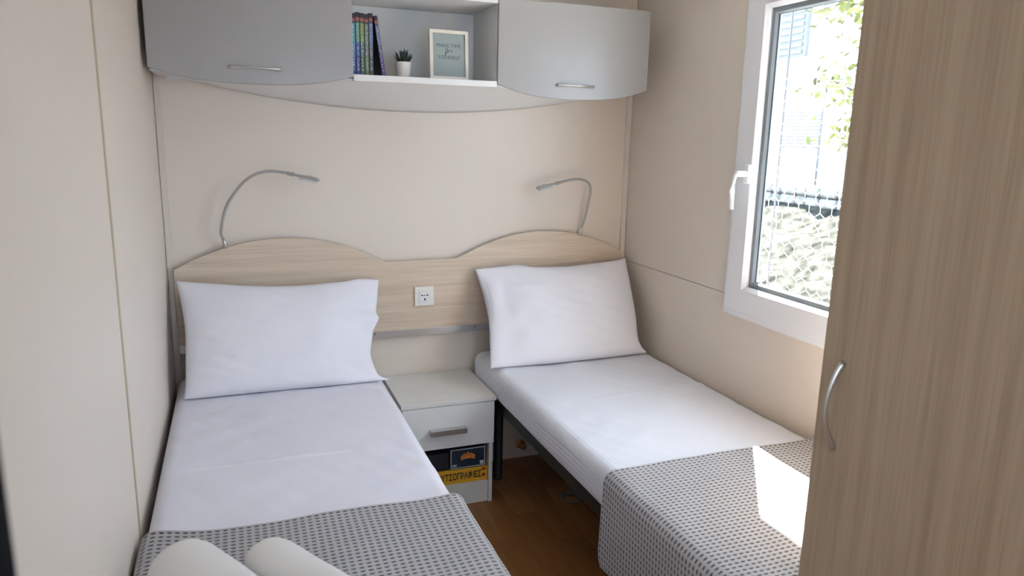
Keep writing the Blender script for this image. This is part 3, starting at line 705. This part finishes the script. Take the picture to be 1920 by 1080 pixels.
prism('emblem_print', [(1.080, 0.199), (1.080, 0.219), (1.090, 0.2235), (1.094, 0.230), (1.102, 0.226), (1.110, 0.236), (1.118, 0.226), (1.126, 0.230), (1.131, 0.2235), (1.141, 0.219), (1.141, 0.199), (1.125, 0.204), (1.110, 0.2055), (1.096, 0.204)], 1, -0.3527, -0.3515, M['orange'], nb)
box('age_print', 1.163, 1.1785, -0.3527, -0.3515, 0.1725, 0.1885, M['boxwhite'], nb)
for z in (0.174, 0.180): box('small_print', 1.042, 1.062, -0.3527, -0.3515, z, z+0.0035, M['boxwhite'], nb)

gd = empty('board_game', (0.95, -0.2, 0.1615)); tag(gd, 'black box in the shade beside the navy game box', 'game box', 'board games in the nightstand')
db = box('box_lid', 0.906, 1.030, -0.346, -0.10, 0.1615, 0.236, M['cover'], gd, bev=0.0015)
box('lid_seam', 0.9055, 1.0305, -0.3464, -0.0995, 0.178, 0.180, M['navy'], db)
# under the right bed
fd = lathe('castor_cup', [(0.038, 0), (0.044, 0.006), (0.046, 0.013), (0.042, 0.014), (0.038, 0.007), (0.001, 0.006)], (1.545, -0.455, 0.0002), M['dish'])
tag(fd, 'small round plastic castor cup on the floor under the right bed', 'castor cup')
lathe('brass_insert', [(0.024, 0.006), (0.024, 0.010), (0.001, 0.011)], (1.545, -0.455, 0.0002), M['brass'], fd)
ws = empty('pipe_valve', (1.485, -0.001, 0.07)); tag(ws, 'small brass pipe stub on the wall low behind the right bed', 'pipe')
lathe('wall_flange', [(0.024, -0.0008), (0.024, -0.005), (0.014, -0.009)], (1.485, 0, 0.07), M['brass'], ws, 20, ax=1)
lathe('stub', [(0.011, -0.008), (0.011, -0.035), (0.014, -0.036), (0.014, -0.045), (0.002, -0.046)], (1.485, 0, 0.07), M['brass'], ws, 16, ax=1)

# ------------------------------------------------------------------ wardrobe
wd = empty('wardrobe', (1.68, -2.27, 0)); tag(wd, 'tall pale oak wardrobe with an arched metal handle in the right foreground', 'wardrobe')
box('carcass', 1.373, 1.996, -2.592, -1.954, 0.0, 2.2, M['oak_z'], wd, bev=0.001)
wdd = box('door', 1.353, 1.3715, -2.590, -1.951, 0.06, 2.18, M['oak_z'], wd, bev=0.0012)
bow_handle('handle', (1.3535, -2.004, 0.930), (1.3535, -2.004, 1.106), (-1, 0, 0), 0.032, wdd, Vector((0, 1, 0)))

# ------------------------------------------------------------------ outside the window
M['ground'] = plain('dry_grass_bank', (0.036, 0.0365, 0.032), 0.95, var=0.7, scale=6.0, spec=0.0)
M['plaster'] = plain('pale_plaster', (0.72, 0.74, 0.76), 0.9)
M['bluish'] = plain('pale_blue_shutter', (0.145, 0.147, 0.148), 0.7, var=0.1)
M['slatm'] = plain('weathered_slat', (0.12, 0.108, 0.108), 0.8, var=0.15)
M['stone'] = plain('grey_stone', (0.19, 0.19, 0.185), 0.9, var=0.3, scale=14, spec=0.0)
M['wire'] = plain('galvanised_wire', (0.80, 0.80, 0.82), 0.5)
M['postm'] = plain('grey_steel_post', (0.06, 0.06, 0.065), 0.6)
M['treeleaf'] = plain('yellow_green_leaf', (0.075, 0.085, 0.018), 0.6, var=0.6, scale=6)
M['bark'] = plain('bark', (0.05, 0.045, 0.04), 0.9)
M['bounce'] = plain('pale_bounce_gravel', (0.46, 0.465, 0.47), 0.95, var=0.2, scale=40)
st(box('bounce_gravel', -6, 5.6, -9, 14, -0.55, -0.47, M['bounce']))  # pale ground added out of view to bounce sunlight into the room
rows = []
for j in range(60):
    y = -8+j*0.4; rows.append([])
    for i in range(50):
        x = 2.1+i*0.25; h = -0.62+1.24*min(1, max(0, (x-4.9)/3.1))**0.9
        rows[-1].append((x, y, h+0.05*wob(x*2, y*2, 1)+0.02*wob(x*7, y*7, 2)))
st(grid_mesh('ground', rows, M['ground']))
wlo = empty('stone_wall', (8.0, 5.5, 0.6)); tag(wlo, 'low grey stone wall across the bank outside the window', 'stone wall')
y = 1.5; i = 0
while y < 10:
    ln = random.uniform(0.16, 0.34)
    for zz in (0.60, 0.76):
        o = random.uniform(-0.03, 0.03)
        bm = bmesh.new(); bm_box(bm, 8.0+o, 8.25+o, y+0.01+o, y+ln-0.01+o, zz, zz+0.145+random.uniform(-0.01, 0.01))
        bmesh.ops.bevel(bm, geom=list(bm.edges), offset=0.03, segments=1, affect='EDGES'); from_bm('stone', bm, M['stone'], wlo)
    y += ln
bl = empty('house', (10.5, 7, 0.6)); tag(bl, 'pale house with grey-blue shutters seen through the window', 'house')
box('wall', 10.5, 10.8, 3.0, 12.5, 0.4, 5.0, M['plaster'], bl)
for yy in (8.35, 10.6, 5.0):
    sh = box('shutter', 10.40, 10.49, yy, yy+0.9, 3.1, 4.3, M['bluish'], bl, bev=0.01)
    for k in range(9): box('louvre', 10.37, 10.40, yy+0.06, yy+0.84, 3.16+k*0.125, 3.16+k*0.125+0.07, M['bluish'], sh)
pe = empty('slatted_gate', (8.9, 6.0, 0.62)); tag(pe, 'grey slatted gate panel standing before the pale house', 'gate')
for k in range(11): box('slat', 8.88, 8.91, 6.15, 7.0, 1.42+k*0.055, 1.42+k*0.055+0.034, M['slatm'], pe)
for yy in (6.12, 7.0): box('post', 8.88, 8.91, yy, yy+0.02, 0.55, 2.05, M['slatm'], pe)
# hexagonal wire fence
fe = empty('wire_fence', (3.2, 0.3, -0.48)); tag(fe, 'hexagonal wire mesh fence with thin posts just outside the window', 'fence')
vs, fs = [], []
def wire(a, b, r=0.0014):
    a, b = Vector(a), Vector(b); t = (b-a).normalized(); s = t.cross(Vector((1, 0, 0))).normalized(); q = Vector((1, 0, 0)); n0 = len(vs)
    for p in (a, b):
        for k in range(3): an = 2*PI*k/3; vs.append(tuple(p+s*r*math.cos(an)+q*r*math.sin(an)))
    for k in range(3): fs.append((n0+k, n0+(k+1) % 3, n0+3+(k+1) % 3, n0+3+k))
hx = 0.082; hz = hx*1.0
for r_ in range(38):
    for c_ in range(72):
        y = -2.6+c_*hx+(hx/2 if r_ % 2 else 0); z = -0.45+r_*hz*0.75
        wire((3.2, y, z), (3.2, y, z+hz*0.45)); wire((3.2, y, z+hz*0.45), (3.2, y-hx/2, z+hz*0.75)); wire((3.2, y, z+hz*0.45), (3.2, y+hx/2, z+hz*0.75))
me = bpy.data.meshes.new('wire_mesh'); me.from_pydata(vs, [], fs); wm = link('wire_mesh', me, M['wire'], fe); wm['kind'] = 'stuff'
for yy in (-1.6, 0.398, 2.4): tube('post', [(3.215, yy, -0.5), (3.215, yy, 2.6)], 0.006, M['postm'], fe, 8)
# tree
tr = empty('leafy_tree', (5.0, 1.3, -0.2)); tag(tr, 'yellow-green leafy tree branch hanging at the top right of the window', 'tree')
tube('trunk', smooth_path([(5.0, 1.2, -0.2), (5.02, 1.25, 1.0), (5.0, 1.2, 2.0), (5.05, 1.3, 3.2)], 16), [0.07-0.003*i for i in range(17)], M['bark'], tr, 8)
lv, lf_ = [], []
def leafq(p, s):
    d = Vector((random.uniform(-1, 1), random.uniform(-1, 1), random.uniform(-1, 0.5))).normalized(); e = d.cross(Vector((random.random(), random.random(), 1))).normalized(); n0 = len(lv)
    for a, b in ((0, 0), (0.35, 0.28), (0.75, 0.22), (1, 0), (0.75, -0.22), (0.35, -0.28)): lv.append(tuple(Vector(p)+d*a*s+e*b*s))
    lf_.append(tuple(n0+k for k in range(6)))
for bpts in ([(5.0, 1.2, 2.0), (4.95, 1.5, 2.5), (4.95, 1.8, 2.62), (4.9, 2.1, 2.6)], [(5.02, 1.25, 2.4), (5.0, 1.5, 2.65), (5.0, 1.75, 2.8), (5.0, 2.0, 2.95)], [(5.0, 1.22, 1.5), (4.95, 1.5, 1.85), (4.9, 1.75, 2.0), (4.9, 1.88, 2.02)], [(5.0, 1.2, 1.1), (4.9, 1.4, 1.5), (4.9, 1.6, 1.6), (4.9, 1.7, 1.58)]):
    p = smooth_path(bpts, 14); tube('branch', p, [0.016-0.0009*i for i in range(15)], M['bark'], tr, 6)
    for q in p[3:]:
        for _ in range(9): leafq(q+Vector((random.gauss(0, 0.10), random.gauss(0, 0.09), random.gauss(0, 0.08))), random.uniform(0.05, 0.09))
for _ in range(700): leafq(Vector((5.1+random.gauss(0, 0.35), 0.9+random.gauss(0, 0.35), 2.7+random.gauss(0, 0.4))), random.uniform(0.05, 0.09))
me = bpy.data.meshes.new('foliage'); me.from_pydata(lv, [], lf_); fo = link('foliage', me, M['treeleaf'], tr); fo['kind'] = 'stuff'
